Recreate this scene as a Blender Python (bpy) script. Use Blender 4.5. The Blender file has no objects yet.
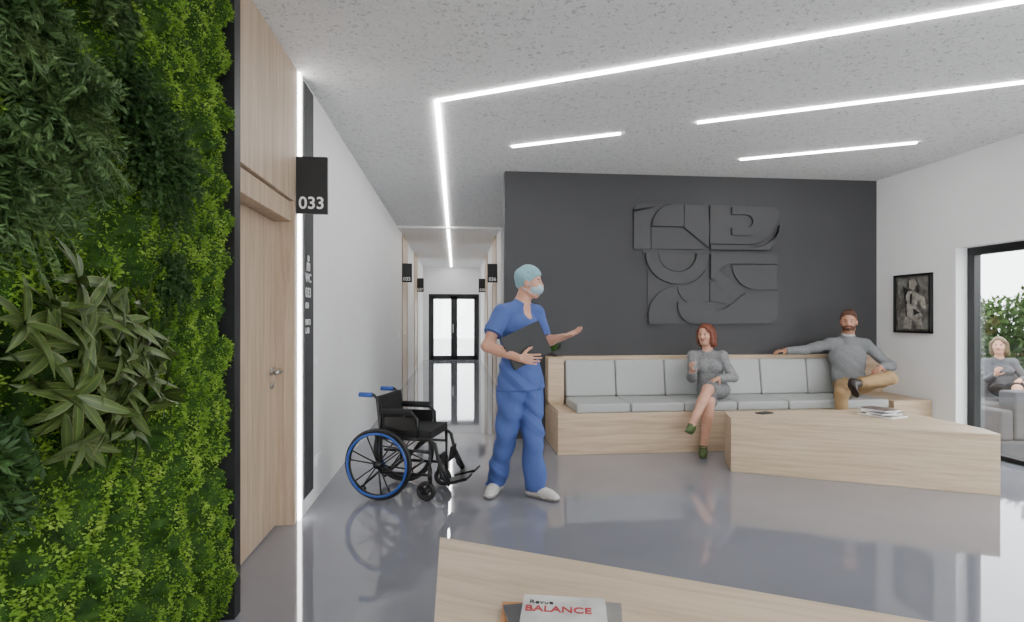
import bpy, bmesh, math, random
import numpy as np
from mathutils import Vector, Matrix
from mathutils.kdtree import KDTree
random.seed(3); rng=np.random.default_rng(5)
S=bpy.context.scene
H=3.1
# ---------------------------------------------------------------- materials
def newmat(name):
    m=bpy.data.materials.new(name); m.use_nodes=True
    nt=m.node_tree; b=nt.nodes["Principled BSDF"]
    return m,nt,b
def pbr(name,col,rough=.6,metal=0,var=0,scale=20,bump=0,bscale=80,spec=.5,coat=0,sss=0):
    m,nt,b=newmat(name)
    b.inputs["Base Color"].default_value=(*col,1); b.inputs["Roughness"].default_value=rough
    b.inputs["Metallic"].default_value=metal; b.inputs["Specular IOR Level"].default_value=spec
    if coat: b.inputs["Coat Weight"].default_value=coat
    if sss:
        b.inputs["Subsurface Weight"].default_value=sss; b.inputs["Subsurface Radius"].default_value=(1,.35,.2); b.inputs["Subsurface Scale"].default_value=.01
    tc=nt.nodes.new("ShaderNodeTexCoord")
    if var:
        n=nt.nodes.new("ShaderNodeTexNoise"); n.inputs["Scale"].default_value=scale; n.inputs["Detail"].default_value=4
        nt.links.new(tc.outputs["Object"],n.inputs["Vector"])
        r=nt.nodes.new("ShaderNodeValToRGB")
        r.color_ramp.elements[0].position=.3; r.color_ramp.elements[1].position=.7
        r.color_ramp.elements[0].color=(*[c*(1-var) for c in col],1)
        r.color_ramp.elements[1].color=(*[min(1,c*(1+var)) for c in col],1)
        nt.links.new(n.outputs["Fac"],r.inputs["Fac"]); nt.links.new(r.outputs["Color"],b.inputs["Base Color"])
    if bump:
        n2=nt.nodes.new("ShaderNodeTexNoise"); n2.inputs["Scale"].default_value=bscale; n2.inputs["Detail"].default_value=3
        nt.links.new(tc.outputs["Object"],n2.inputs["Vector"])
        bp=nt.nodes.new("ShaderNodeBump"); bp.inputs["Strength"].default_value=bump; bp.inputs["Distance"].default_value=.01
        nt.links.new(n2.outputs["Fac"],bp.inputs["Height"]); nt.links.new(bp.outputs["Normal"],b.inputs["Normal"])
    return m
def emit(name,col,s):
    m=bpy.data.materials.new(name); m.use_nodes=True; nt=m.node_tree; nt.nodes.clear()
    e=nt.nodes.new("ShaderNodeEmission"); e.inputs[0].default_value=(*col,1); e.inputs[1].default_value=s
    o=nt.nodes.new("ShaderNodeOutputMaterial"); nt.links.new(e.outputs[0],o.inputs[0]); return m
def wood(name,scale,rot=0,c1=(.43,.315,.21),c2=(.61,.47,.34)):
    m,nt,b=newmat(name); b.inputs["Roughness"].default_value=.5
    tc=nt.nodes.new("ShaderNodeTexCoord"); r0=nt.nodes.new("ShaderNodeMapping"); r0.inputs["Rotation"].default_value=(0,0,rot)
    mp=nt.nodes.new("ShaderNodeMapping"); mp.inputs["Scale"].default_value=scale
    nt.links.new(tc.outputs["Object"],r0.inputs[0]); nt.links.new(r0.outputs[0],mp.inputs[0])
    n=nt.nodes.new("ShaderNodeTexNoise"); n.inputs["Scale"].default_value=1; n.inputs["Detail"].default_value=8; n.inputs["Roughness"].default_value=.62
    n.inputs["Distortion"].default_value=.6
    nt.links.new(mp.outputs[0],n.inputs["Vector"])
    r=nt.nodes.new("ShaderNodeValToRGB"); e=r.color_ramp.elements
    e[0].position=.32; e[0].color=(*c1,1); e[1].position=.62; e[1].color=(*c2,1)
    nt.links.new(n.outputs["Fac"],r.inputs["Fac"]); nt.links.new(r.outputs["Color"],b.inputs["Base Color"])
    bp=nt.nodes.new("ShaderNodeBump"); bp.inputs["Strength"].default_value=.08; bp.inputs["Distance"].default_value=.003
    nt.links.new(n.outputs["Fac"],bp.inputs["Height"]); nt.links.new(bp.outputs["Normal"],b.inputs["Normal"])
    return m
M={}
M['wall']=pbr("white_paint",(.85,.85,.85),.75,var=.015,scale=3,bump=.05,bscale=120)
M['dark']=pbr("charcoal_paint",(.044,.044,.047),.7,var=.04,scale=2)
M['relief']=pbr("charcoal_relief",(.048,.048,.051),.6)
M['black']=pbr("black_metal",(.008,.008,.009),.4)
M['blackp']=pbr("black_plastic",(.010,.010,.011),.5)
M['fabricblk']=pbr("black_fabric",(.009,.009,.010),.85,bump=.3,bscale=200)
M['blue']=pbr("blue_rubber",(.015,.07,.32),.4)
M['steel']=pbr("brushed_steel",(.5,.49,.47),.3,metal=1)
M['white']=pbr("white_plastic",(.85,.85,.85),.4)
M['cush']=pbr("grey_upholstery",(.40,.41,.40),.8,var=.03,scale=60,bump=.15,bscale=400)
M['wood_v']=wood("oak_vertical",(22,22,1.3),c1=(.40,.29,.20),c2=(.56,.43,.31))
M['wood_x']=wood("oak_long",(1.3,20,24),c1=(.41,.295,.19),c2=(.58,.44,.31))
M['wood_t']=wood("oak_table",(1.4,18,24),rot=math.atan(.5),c1=(.46,.345,.23),c2=(.64,.50,.36))
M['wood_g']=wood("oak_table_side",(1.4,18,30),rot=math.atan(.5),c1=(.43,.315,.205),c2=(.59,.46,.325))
M['led']=emit("led_diffuser",(1,.99,.97),40)
M['ledv']=emit("led_vertical",(1,.99,.97),14)
def ceiling_mat():
    m,nt,b=newmat("acoustic_ceiling"); b.inputs["Roughness"].default_value=.9
    tc=nt.nodes.new("ShaderNodeTexCoord")
    n=nt.nodes.new("ShaderNodeTexNoise"); n.inputs["Scale"].default_value=34; n.inputs["Detail"].default_value=2; n.inputs["Distortion"].default_value=1.2
    nt.links.new(tc.outputs["Object"],n.inputs["Vector"])
    r=nt.nodes.new("ShaderNodeValToRGB"); e=r.color_ramp.elements
    e[0].position=.34; e[0].color=(.50,.50,.51,1); e[1].position=.40; e[1].color=(.82,.82,.82,1)
    x=r.color_ramp.elements.new(.60); x.color=(.82,.82,.82,1)
    y=r.color_ramp.elements.new(.66); y.color=(.90,.90,.90,1)
    nt.links.new(n.outputs["Fac"],r.inputs["Fac"]); nt.links.new(r.outputs["Color"],b.inputs["Base Color"])
    bp=nt.nodes.new("ShaderNodeBump"); bp.inputs["Strength"].default_value=.25; bp.inputs["Distance"].default_value=.003
    nt.links.new(n.outputs["Fac"],bp.inputs["Height"]); nt.links.new(bp.outputs["Normal"],b.inputs["Normal"])
    return m
M['ceil']=ceiling_mat()
M['floor']=pbr("polished_resin",(.215,.22,.25),.05,var=.05,scale=1.5,spec=.75,coat=.25)
def glassmat(name,fac,col=(1,1,1)):
    m=bpy.data.materials.new(name); m.use_nodes=True; nt=m.node_tree; nt.nodes.clear()
    t=nt.nodes.new("ShaderNodeBsdfTransparent"); t.inputs[0].default_value=(*col,1)
    g=nt.nodes.new("ShaderNodeBsdfGlossy"); g.inputs["Roughness"].default_value=.0
    mx=nt.nodes.new("ShaderNodeMixShader"); mx.inputs[0].default_value=fac
    o=nt.nodes.new("ShaderNodeOutputMaterial")
    nt.links.new(t.outputs[0],mx.inputs[1]); nt.links.new(g.outputs[0],mx.inputs[2]); nt.links.new(mx.outputs[0],o.inputs[0]); return m
M['glass']=glassmat("window_glass",.08,(.97,.98,.98))
# ---------------------------------------------------------------- mesh helpers
class MB:
    def __init__(s): s.v=[];s.f=[];s.m=[];s.mats=[]; s.sm=[]
    def mi(s,m):
        if m not in s.mats: s.mats.append(m)
        return s.mats.index(m)
    def add(s,v,f,m,smooth=False):
        o=len(s.v); s.v+= [tuple(p) for p in v]; k=s.mi(m)
        for q in f: s.f.append([o+i for i in q]); s.m.append(k); s.sm.append(smooth)
    def box(s,x0,x1,y0,y1,z0,z1,m,T=None):
        v=[Vector((x,y,z)) for x in(x0,x1) for y in(y0,y1) for z in(z0,z1)]
        if T: v=[T@p for p in v]
        s.add(v,[(0,1,3,2),(4,6,7,5),(0,4,5,1),(2,3,7,6),(0,2,6,4),(1,5,7,3)],m)
    def prism(s,poly,z0,z1,m,T=None,mtop=None):
        n=len(poly)
        a=sum(poly[i][0]*poly[(i+1)%n][1]-poly[(i+1)%n][0]*poly[i][1] for i in range(n))
        if a<0: poly=poly[::-1]
        v=[Vector((p[0],p[1],z0)) for p in poly]+[Vector((p[0],p[1],z1)) for p in poly]
        if T: v=[T@p for p in v]
        s.add(v,[(i,(i+1)%n,n+(i+1)%n,n+i) for i in range(n)]+[tuple(range(n))[::-1]],m)
        s.add(v[n:],[tuple(range(n))],mtop or m)
    def tube(s,pts,r,m,n=10,cap=True):
        pts=[Vector(p) for p in pts]; R=r if isinstance(r,(list,tuple)) else [r]*len(pts)
        v=[];f=[]
        up=Vector((0,0,1))
        d0=(pts[1]-pts[0]).normalized()
        a=d0.cross(up)
        if a.length<.05: a=d0.cross(Vector((1,0,0)))
        a.normalize()
        for i,p in enumerate(pts):
            d=(pts[min(i+1,len(pts)-1)]-pts[max(i-1,0)]).normalized()
            a=(a-d*a.dot(d)).normalized(); b=d.cross(a)
            for k in range(n):
                t=2*math.pi*k/n; v.append(p+(a*math.cos(t)+b*math.sin(t))*R[i])
        for i in range(len(pts)-1):
            for k in range(n): f.append((i*n+k,i*n+(k+1)%n,(i+1)*n+(k+1)%n,(i+1)*n+k))
        if cap: f.append(tuple(range(n))[::-1]); f.append(tuple(range((len(pts)-1)*n,len(pts)*n)))
        s.add(v,f,m,True)
    def torus(s,c,ax,R,r,m,N=48,n=10):
        c=Vector(c); ax=Vector(ax).normalized(); a=ax.cross(Vector((0,0,1)))
        if a.length<.05: a=Vector((1,0,0))
        a.normalize(); b=ax.cross(a); v=[];f=[]
        for i in range(N):
            t=2*math.pi*i/N; e=a*math.cos(t)+b*math.sin(t)
            for k in range(n):
                q=2*math.pi*k/n; v.append(c+e*(R+r*math.cos(q))+ax*r*math.sin(q))
        for i in range(N):
            for k in range(n): f.append((i*n+k,((i+1)%N)*n+k,((i+1)%N)*n+(k+1)%n,i*n+(k+1)%n))
        s.add(v,f,m,True)
    def obj(s,name,bevel=0,seg=2,parent=None):
        me=bpy.data.meshes.new(name); me.from_pydata(s.v,[],s.f)
        for m in s.mats: me.materials.append(m)
        me.polygons.foreach_set("material_index",s.m); me.polygons.foreach_set("use_smooth",s.sm); me.update()
        o=bpy.data.objects.new(name,me); S.collection.objects.link(o)
        if bevel:
            bm=o.modifiers.new("bevel","BEVEL"); bm.width=bevel; bm.segments=seg; bm.limit_method='ANGLE'
        if parent: o.parent=parent
        return o
def box(name,x0,x1,y0,y1,z0,z1,m,bevel=0,parent=None):
    b=MB(); b.box(x0,x1,y0,y1,z0,z1,m); return b.obj(name,bevel,parent=parent)
def npmesh(name,V,F,mats,mi=None,smooth=True):
    me=bpy.data.meshes.new(name); V=np.asarray(V,dtype=np.float32).reshape(-1,3); F=np.asarray(F,dtype=np.int32)
    k=F.shape[1]
    me.vertices.add(len(V)); me.vertices.foreach_set("co",V.ravel())
    me.loops.add(F.size); me.loops.foreach_set("vertex_index",F.ravel())
    me.polygons.add(len(F)); me.polygons.foreach_set("loop_start",np.arange(0,F.size,k,dtype=np.int32))
    for m in mats: me.materials.append(m)
    if mi is not None: me.polygons.foreach_set("material_index",np.asarray(mi,dtype=np.int32))
    me.polygons.foreach_set("use_smooth",np.full(len(F),smooth))
    me.update(calc_edges=True); me.validate()
    o=bpy.data.objects.new(name,me); S.collection.objects.link(o); return o
def empty(name,loc=(0,0,0)):
    o=bpy.data.objects.new(name,None); o.empty_display_size=.1; S.collection.objects.link(o); return o
def text(name,s,loc,size,rot,mat,parent,align='LEFT',ext=.001,bold=0):
    c=bpy.data.curves.new(name,'FONT'); c.body=s; c.size=size; c.extrude=ext; c.align_x=align; c.offset=bold
    c.materials.append(mat); o=bpy.data.objects.new(name,c); S.collection.objects.link(o)
    o.location=loc; o.rotation_euler=rot; o.parent=parent; return o
# ---------------------------------------------------------------- room shell
box("floor",-1.4,5.6,-4.2,19.2,-.15,0,M['floor'])
box("ceiling",-1.4,5.6,-4.2,19.2,H,H+.2,M['ceil'])
box("wall_left_corridor",-1.3,-1.07,4.05,19,0,H,M['wall'])
box("wall_left_rear",-1.3,-1.12,-4,2.8,0,H,M['wall'])
box("wall_dark_feature",.57,5.2,6.43,6.6,0,H,M['dark'])
b=MB()
b.box(5.2,5.45,5.33,19,0,H,M['wall']); b.box(5.2,5.45,-4.0,5.33,2.13,H,M['wall']); b.box(5.2,5.45,-4.0,.4,0,2.13,M['wall'])
b.obj("wall_right")
b=MB()
b.box(.85,5.2,10.5,10.65,0,H,M['wall']); b.box(.85,1.0,10.65,18.9,0,H,M['wall'])
b.obj("wall_corridor_right")
b=MB()
b.box(-1.3,-.88,18.8,19,0,H,M['wall']); b.box(.79,1.0,18.8,19,0,H,M['wall']); b.box(-.88,.79,18.8,19,2.2,H,M['wall'])
b.obj("wall_corridor_end")
b=MB()
b.box(-1.3,-1.0,-4.2,-4,0,H,M['wall']); b.box(5.1,5.45,-4.2,-4,0,H,M['wall']); b.box(-1.0,5.1,-4.2,-4,2.95,H,M['wall'])
b.obj("wall_rear")
box("trim_ceiling_step",-1.07,.85,10.4,10.5,H-.04,H,M['wall'])
# end double door
e=empty("door_1")
b=MB(); K=M['black']
for x0,x1 in((-.88,-.82),(.73,.79)): b.box(x0,x1,18.78,18.88,0,2.2,K)
b.box(-.82,.73,18.78,18.88,2.14,2.2,K)
for a,c in((-.82,-.04),(-.04,.73)):
    b.box(a,a+.11,18.8,18.86,0,2.14,K); b.box(c-.11,c,18.8,18.86,0,2.14,K)
    b.box(a,c,18.8,18.86,2.03,2.14,K); b.box(a,c,18.8,18.86,0,.14,K)
b.box(-.09,-.06,18.72,18.76,.9,1.2,M['steel'])
b.obj("door_frame",.004,parent=e)
box("door_glass",-.8,.71,18.82,18.83,.1,2.1,M['glass'],parent=e)
# right glazing (window)
e=empty("window_1"); b=MB()
X0,X1=5.33,5.41
b.box(X0,X1,5.25,5.33,0,2.13,K); b.box(X0,X1,.4,.48,0,2.13,K); b.box(X0,X1,.48,5.25,2.05,2.13,K); b.box(X0,X1,.48,5.25,0,.05,K)
for y in (3.6,2.0): b.box(X0,X1,y-.04,y+.04,.05,2.05,K)
b.obj("frame",.004,parent=e)
box("glass",5.365,5.372,.45,5.3,.03,2.1,M['glass'],parent=e)
# unglazed rear frame, added out of view to let world light in
e=empty("rear_light_opening"); b=MB()
for x in(-1.0,1.0,3.0,5.04): b.box(x,x+.06,-4.12,-4.05,0,2.95,K)
b.box(-1.0,5.1,-4.12,-4.05,2.89,2.95,K); b.box(-1.0,5.1,-4.12,-4.05,0,.05,K)
b.obj("frame",parent=e)
# ---------------------------------------------------------------- entrance door wall (wood)
b=MB(); W=M['wood_v']
b.box(-1.3,-1.08,3.9,3.97,0,H,W)
b.box(-1.3,-1.08,2.78,3.9,2.19,H,W)
b.box(-1.3,-1.10,2.78,3.9,2.05,2.18,W)
b.box(-1.3,-1.12,2.78,2.86,0,2.05,W)
b.obj("wall_wood_panelling",.003)
e=empty("door_2")
box("door_leaf",-1.25,-1.2,2.87,3.895,.01,2.045,M['wood_v'],.003,parent=e)
b=MB()
b.tube([(-1.2,3.80,1.05),(-1.145,3.80,1.05),(-1.135,3.79,1.05),(-1.135,3.68,1.05)],.013,M['steel'])
b.tube([(-1.2,3.80,1.05),(-1.19,3.80,1.05)],.027,M['steel'],20); b.tube([(-1.2,3.80,.96),(-1.19,3.80,.96)],.024,M['steel'],20)
b.obj("door_handle",parent=e)
box("light_strip_vertical",-1.09,-1.066,3.985,4.015,.0,H,M['ledv'])
box("trim_strip_backing",-1.3,-1.09,3.97,4.05,0,H,M['white'])
e=empty("wayfinding_band")
box("band",-1.0695,-1.060,4.06,4.32,.12,H-.03,M['dark'],parent=e)
RL=(math.pi/2,0,math.pi/2)
for i,(t,z,sz) in enumerate((("WC",1.66,.09),("033",1.55,.10),("034",1.47,.06),("INFO",1.35,.06),("LAB",1.29,.06))):
    text("label_%d"%i,t,(-1.058,4.09,z),sz,RL,M['white'],e,bold=.001)
b=MB(); b.tube([(-1.060,4.17,1.83),(-1.056,4.17,1.83)],.024,M['white'],16); b.box(-1.060,-1.056,4.13,4.21,1.74,1.80,M['white']); b.box(-1.060,-1.056,4.15,4.19,1.66+.08,1.78,M['white']); b.obj("pictogram",parent=e)
def sign(txt,x0,x1,y,z0,z1,ts):
    e=empty("room_number_sign"); box("plate",x0,x1,y,y+.03,z0,z1,M['blackp'],.003,parent=e)
    text("number",txt,((x0+x1)/2,y-.002,z0+.035),ts,(math.pi/2,0,0),M['white'],e,'CENTER',bold=.0015)
sign("033",-1.078,-.870,3.92,2.11,2.50,.115)
sign("035",-1.07,-.87,11.4,2.12,2.5,.1); sign("037",-1.07,-.87,15.6,2.12,2.5,.1)
sign("036",.65,.85,11.3,2.12,2.5,.1); sign("038",.65,.85,15.6,2.12,2.5,.1)
for i,(x,sg,y) in enumerate(((-1.07,1,11.5),(-1.07,1,14.8),(.85,-1,11.6),(.85,-1,14.8))):
    e=empty("door_%d"%(i+3)); b=MB()
    xa,xb=sorted((x,x+sg*.02)); 
    b.box(xa,xb,y-.1,y,0,H,W); b.box(xa,xb,y+1,y+1.1,0,H,W); b.box(xa,xb,y,y+1,2.1,H,W)
    xa,xb=sorted((x,x+sg*.006)); b.box(xa,xb,y+.005,y+.995,0.005,2.09,W)
    b.tube([(x,y+.1,1.05),(x+sg*.05,y+.1,1.05),(x+sg*.05,y+.2,1.05)],.01,M['steel'])
    b.obj("leaf_and_frame",.002,parent=e)
box("light_switch",-1.07,-1.06,4.42,4.50,1.02,1.10,M['white'],.003)
b=MB(); b.box(-1.07,-1.06,4.42,4.58,.26,.34,M['white']); 
for y in(4.46,4.54): b.tube([(-1.06,y,.30),(-1.058,y,.30)],.025,M['wall'],16)
b.obj("wall_socket",.003)
box("wall_thermostat",-1.07,-1.05,10.6,10.72,1.05,1.17,M['white'],.003)
# ---------------------------------------------------------------- LED lines
def led(name,pts,w=.034):
    b=MB()
    for (x0,y0),(x1,y1) in zip(pts[:-1],pts[1:]):
        d=Vector((x1-x0,y1-y0)).normalized(); n=Vector((-d.y,d.x))*w/2
        b.prism([(x0+n.x,y0+n.y),(x1+n.x,y1+n.y),(x1-n.x,y1-n.y),(x0-n.x,y0-n.y)],H-.012,H+.01,M['led'])
    b.obj(name)
led("ceiling_light_line",[(-.13,18.6),(-.142,4.39),(4.7,1.78)])
led("ceiling_light_line",[(2.09,4.65),(4.9,3.18)]); led("ceiling_light_line",[(.557,5.49),(1.506,5.0)])
led("ceiling_light_line",[(3.03,5.69),(4.436,4.97)]); led("ceiling_light_line",[(.3,.4),(4.6,-1.8)]); led("ceiling_light_line",[(2,9.2),(4.5,7.9)])  # the strip behind the camera is added, unseen, as extra room light
# ---------------------------------------------------------------- bench
e=empty("corner_bench"); b=MB(); W=M['wood_x']
b.box(1.04,5.19,5.61,6.425,0,.42,W); b.box(1.04,1.07,5.61,6.425,.42,.46,W); b.box(1.04,5.19,6.32,6.425,.42,.96,W)
b.box(1.04,1.22,6.2,6.33,.42,.96,W); b.box(4.74,5.19,5.61,6.33,.42,.50,W)
b.obj("wood_base",.004,parent=e)
b=MB()
for i in range(6):
    x=1.235+.578*i; b.box(x+.004,x+.574,5.625,6.2,.42,.515,M['cush'])
b.obj("seat_cushions",.02,4,parent=e)
b=MB()
for i in range(6):
    x=1.235+.578*i
    T=Matrix.Translation((0,6.19,.515))@Matrix.Rotation(math.radians(-8),4,'X')
    b.box(x+.004,x+.574,-.03,.09,.0,.41,M['cush'],T)
b.obj("back_cushions",.02,4,parent=e)
# ---------------------------------------------------------------- tables
def table(name,poly,z):
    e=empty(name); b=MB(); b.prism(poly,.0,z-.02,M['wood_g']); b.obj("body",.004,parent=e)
    b=MB(); b.prism(poly,z-.018,z,M['wood_t']); b.obj("top",.003,parent=e)
table("angular_wood_table",[(2.50,4.86),(4.27,3.98),(4.35,4.2),(4.36,5.2),(2.62,5.22)],.485)
table("angular_wood_table",[(-.064,2.363),(2.5,.98),(2.5,.75),(-.064,.75)],.48)
def mag(name,c,items,z):
    e=empty(name)
    for i,(w,h,t,r,col,dx,dy) in enumerate(items):
        m=pbr(name+"_c%d"%i,col,.35,var=.25,scale=9)
        T=Matrix.Translation((c[0]+dx,c[1]+dy,z))@Matrix.Rotation(math.radians(r),4,'Z')
        b=MB(); b.box(-w/2,w/2,-h/2,h/2,0,t*.9,M['white'],T); b.box(-w/2-.001,w/2+.001,-h/2-.001,h/2+.001,t*.9,t,m,T); b.obj("issue_%d"%i,parent=e)
        z+=t
    return e,z
mag("magazine_stack",(3.98,4.85),[(.24,.31,.016,20,(.25,.22,.2),0,0),(.22,.29,.014,50,(.35,.33,.30),.03,.01),(.21,.28,.012,5,(.08,.09,.11),-.03,0),(.2,.27,.014,35,(.30,.30,.29),.0,.02),(.2,.27,.008,15,(.12,.10,.10),-.02,.02)],.486)
e,z=mag("magazine_stack",(.29,1.62),[(.27,.20,.014,-8,(.55,.20,.04),-.02,.035),(.27,.19,.012,4,(.05,.05,.055),-.0,.025),(.09,.20,.010,-16,(.25,.24,.23),.15,-.02),(.25,.20,.008,-12,(.62,.62,.60),.03,.01)],.481)
text("title","BALANCE",(.205,1.658,z+.0005),.046,(0,0,math.radians(-12)),pbr("title_red",(.45,.02,.03),.5),e,bold=.0008)
text("subtitle","Revue",(.225,1.698,z+.0005),.030,(0,0,math.radians(-12)),M['blackp'],e)
e=empty("smartphone"); b=MB(); T=Matrix.Translation((2.95,5.08,.486))@Matrix.Rotation(.4,4,'Z'); b.box(-.08,.08,-.045,.045,0,.009,M['blackp'],T); b.obj("body",.003,parent=e)
# ---------------------------------------------------------------- relief
def arc(cx,cy,r,a0,a1,n=20): return [(cx+r*math.cos(math.radians(a0+(a1-a0)*i/n)),cy+r*math.sin(math.radians(a0+(a1-a0)*i/n))) for i in range(n+1)]
def ring(cx,cy,r0,r1,a0,a1): return arc(cx,cy,r1,a0,a1)+arc(cx,cy,r0,a1,a0)
shapes=[
 ([(0,7)]+arc(7,8,7,180,270,6)+[(73,1),(73,47),(142,47),(142,107)]+arc(130,108,13,0,90,8)+[(66,121),(14,121),(14,62),(8,46),(0,46)],.012),
 ([(0,7)]+arc(7,8,7,180,270,6)+[(36,1)]+arc(40,24,24,250,180,10)+[(16,46),(0,46)],.034),
 ([(17,23),(48,23),(48,1),(40,1)]+arc(40,24,23,268,180,12),.055),
 ([(17,24),(46,24),(71,46),(17,46)],.028),
 ([(49,1)]+arc(40,24,34,318,358,10)+[(73,44),(49,24)],.042),
 ([(75,1),(137,1)]+arc(138,8,7,270,360,6)+[(145,14)]+arc(112,8,32,12,90,16)+[(75,40)],.03),
 ([(96,3),(112,3)]+arc(112,17,14,-90,90,16)+[(96,31),(96,24),(110,24)]+arc(110,17,7,90,-90,12)+[(96,10)],.058),
 ([(75,41),(112,41)]+arc(112,8,37,85,18,14)+[(145,20),(142,36),(134,46),(75,46)],.048),
 (arc(42,50,31,180,0)[0:1]+arc(42,50,31,180,0)[1:]+arc(42,50,19,0,180),.05),
 (arc(42,50,18,0,180),.028),
 ([(75,50),(142,50),(142,60),(96,60)]+arc(96,76,16,270,180,8)+[(75,76)],.05),
 ([(97,61),(142,61),(142,86),(122,86)]+arc(122,61,25,90,180,12),.034),
 ([(14,121),(14,110)]+arc(42,112,28,184,270,12)+[(42,98)]+arc(42,112,14,270,180,10)+[(28,121)],.045),
 ([(43,83)]+arc(42,50,33,86,30,10)+[(74,72),(74,98)]+arc(60,84,17,60,170,10),.028),
 ([(75,78),(81,78)]+arc(122,61,44,157,110,12)+[(107,104),(75,98)],.024),
 (arc(60,104,17,90,180,10)+[(43,99),(70,99)]+arc(78,80,28,110,60,8)+[(110,90),(143,88),(143,107)]+arc(130,108,13,0,90,8)+[(60,121)],.045),
]
e=empty("wall_relief_artwork")
T=Matrix(((1.815/145,0,0,2.095),(0,0,-1,6.43),(0,-1.44/122,0,2.76),(0,0,0,1)))
for i,(p,d) in enumerate(shapes):
    b=MB(); n=len(p)
    V=[T@Vector((x,y,0)) for x,y in p]+[T@Vector((x,y,d)) for x,y in p]
    b.add(V,[(i2,(i2+1)%n,n+(i2+1)%n,n+i2) for i2 in range(n)]+[tuple(range(n,2*n))],M['relief'])
    o=b.obj("panel_%d"%i,.003,parent=e)
    bm=bmesh.new(); bm.from_mesh(o.data); bmesh.ops.recalc_face_normals(bm,faces=bm.faces); bm.to_mesh(o.data); bm.free()
# ---------------------------------------------------------------- framed picture
e=empty("framed_picture"); b=MB()
ya,yb,za,zb=5.60,6.12,1.23,1.90
b.box(5.16,5.198,ya,yb,za,za+.025,K); b.box(5.16,5.198,ya,yb,zb-.025,zb,K); b.box(5.16,5.198,ya,ya+.025,za,zb,K); b.box(5.16,5.198,yb-.025,yb,za,zb,K)
b.obj("frame",.002,parent=e)
box("canvas",5.18,5.198,ya+.02,yb-.02,za+.02,zb-.02,pbr("painted_dark",(.09,.085,.075),.6,var=.9,scale=9),parent=e)
b=MB(); pa=pbr("painted_pale",(.30,.285,.25),.6,var=.7,scale=14); pg=pbr("painted_grey",(.16,.155,.14),.6,var=.6,scale=12); pk=pbr("painted_black",(.015,.015,.014),.6)
def pic(poly,m,dx):
    b.add([(5.18-dx,yb-u*.52,zb-v*.67) for u,v in poly],[tuple(range(len(poly)))],m)
pic([(.08,.06),(.36,.08),(.30,.40),(.12,.52)],pg,.001); pic([(.62,.08),(.92,.06),(.90,.44),(.74,.30)],pg,.001); pic([(.08,.62),(.3,.58),(.34,.94),(.1,.94)],pg,.001)
pic([(.7,.62),(.92,.5),(.92,.94),(.68,.92)],pg,.001)
pic([(.40,.10),(.56,.08),(.62,.18),(.54,.28),(.42,.24)],pa,.002)
pic([(.30,.30),(.52,.28),(.70,.36),(.62,.52),(.44,.56),(.34,.46)],pa,.003)
pic([(.52,.30),(.82,.40),(.86,.60),(.76,.58),(.66,.46)],pa,.0025)
pic([(.34,.50),(.60,.54),(.76,.70),(.56,.80),(.36,.72)],pa,.0022)
pic([(.30,.72),(.50,.78),(.46,.94),(.24,.92)],pa,.003); pic([(.56,.80),(.72,.74),(.80,.93),(.60,.93)],pa,.003)
pic([(.44,.34),(.50,.33),(.48,.52),(.43,.50)],pk,.004); pic([(.52,.58),(.70,.66),(.54,.70)],pk,.004); pic([(.24,.2),(.40,.26),(.28,.44)],pk,.004); pic([(.62,.2),(.7,.3),(.62,.32)],pk,.004)
b.obj("abstract_painting",parent=e)
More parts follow.
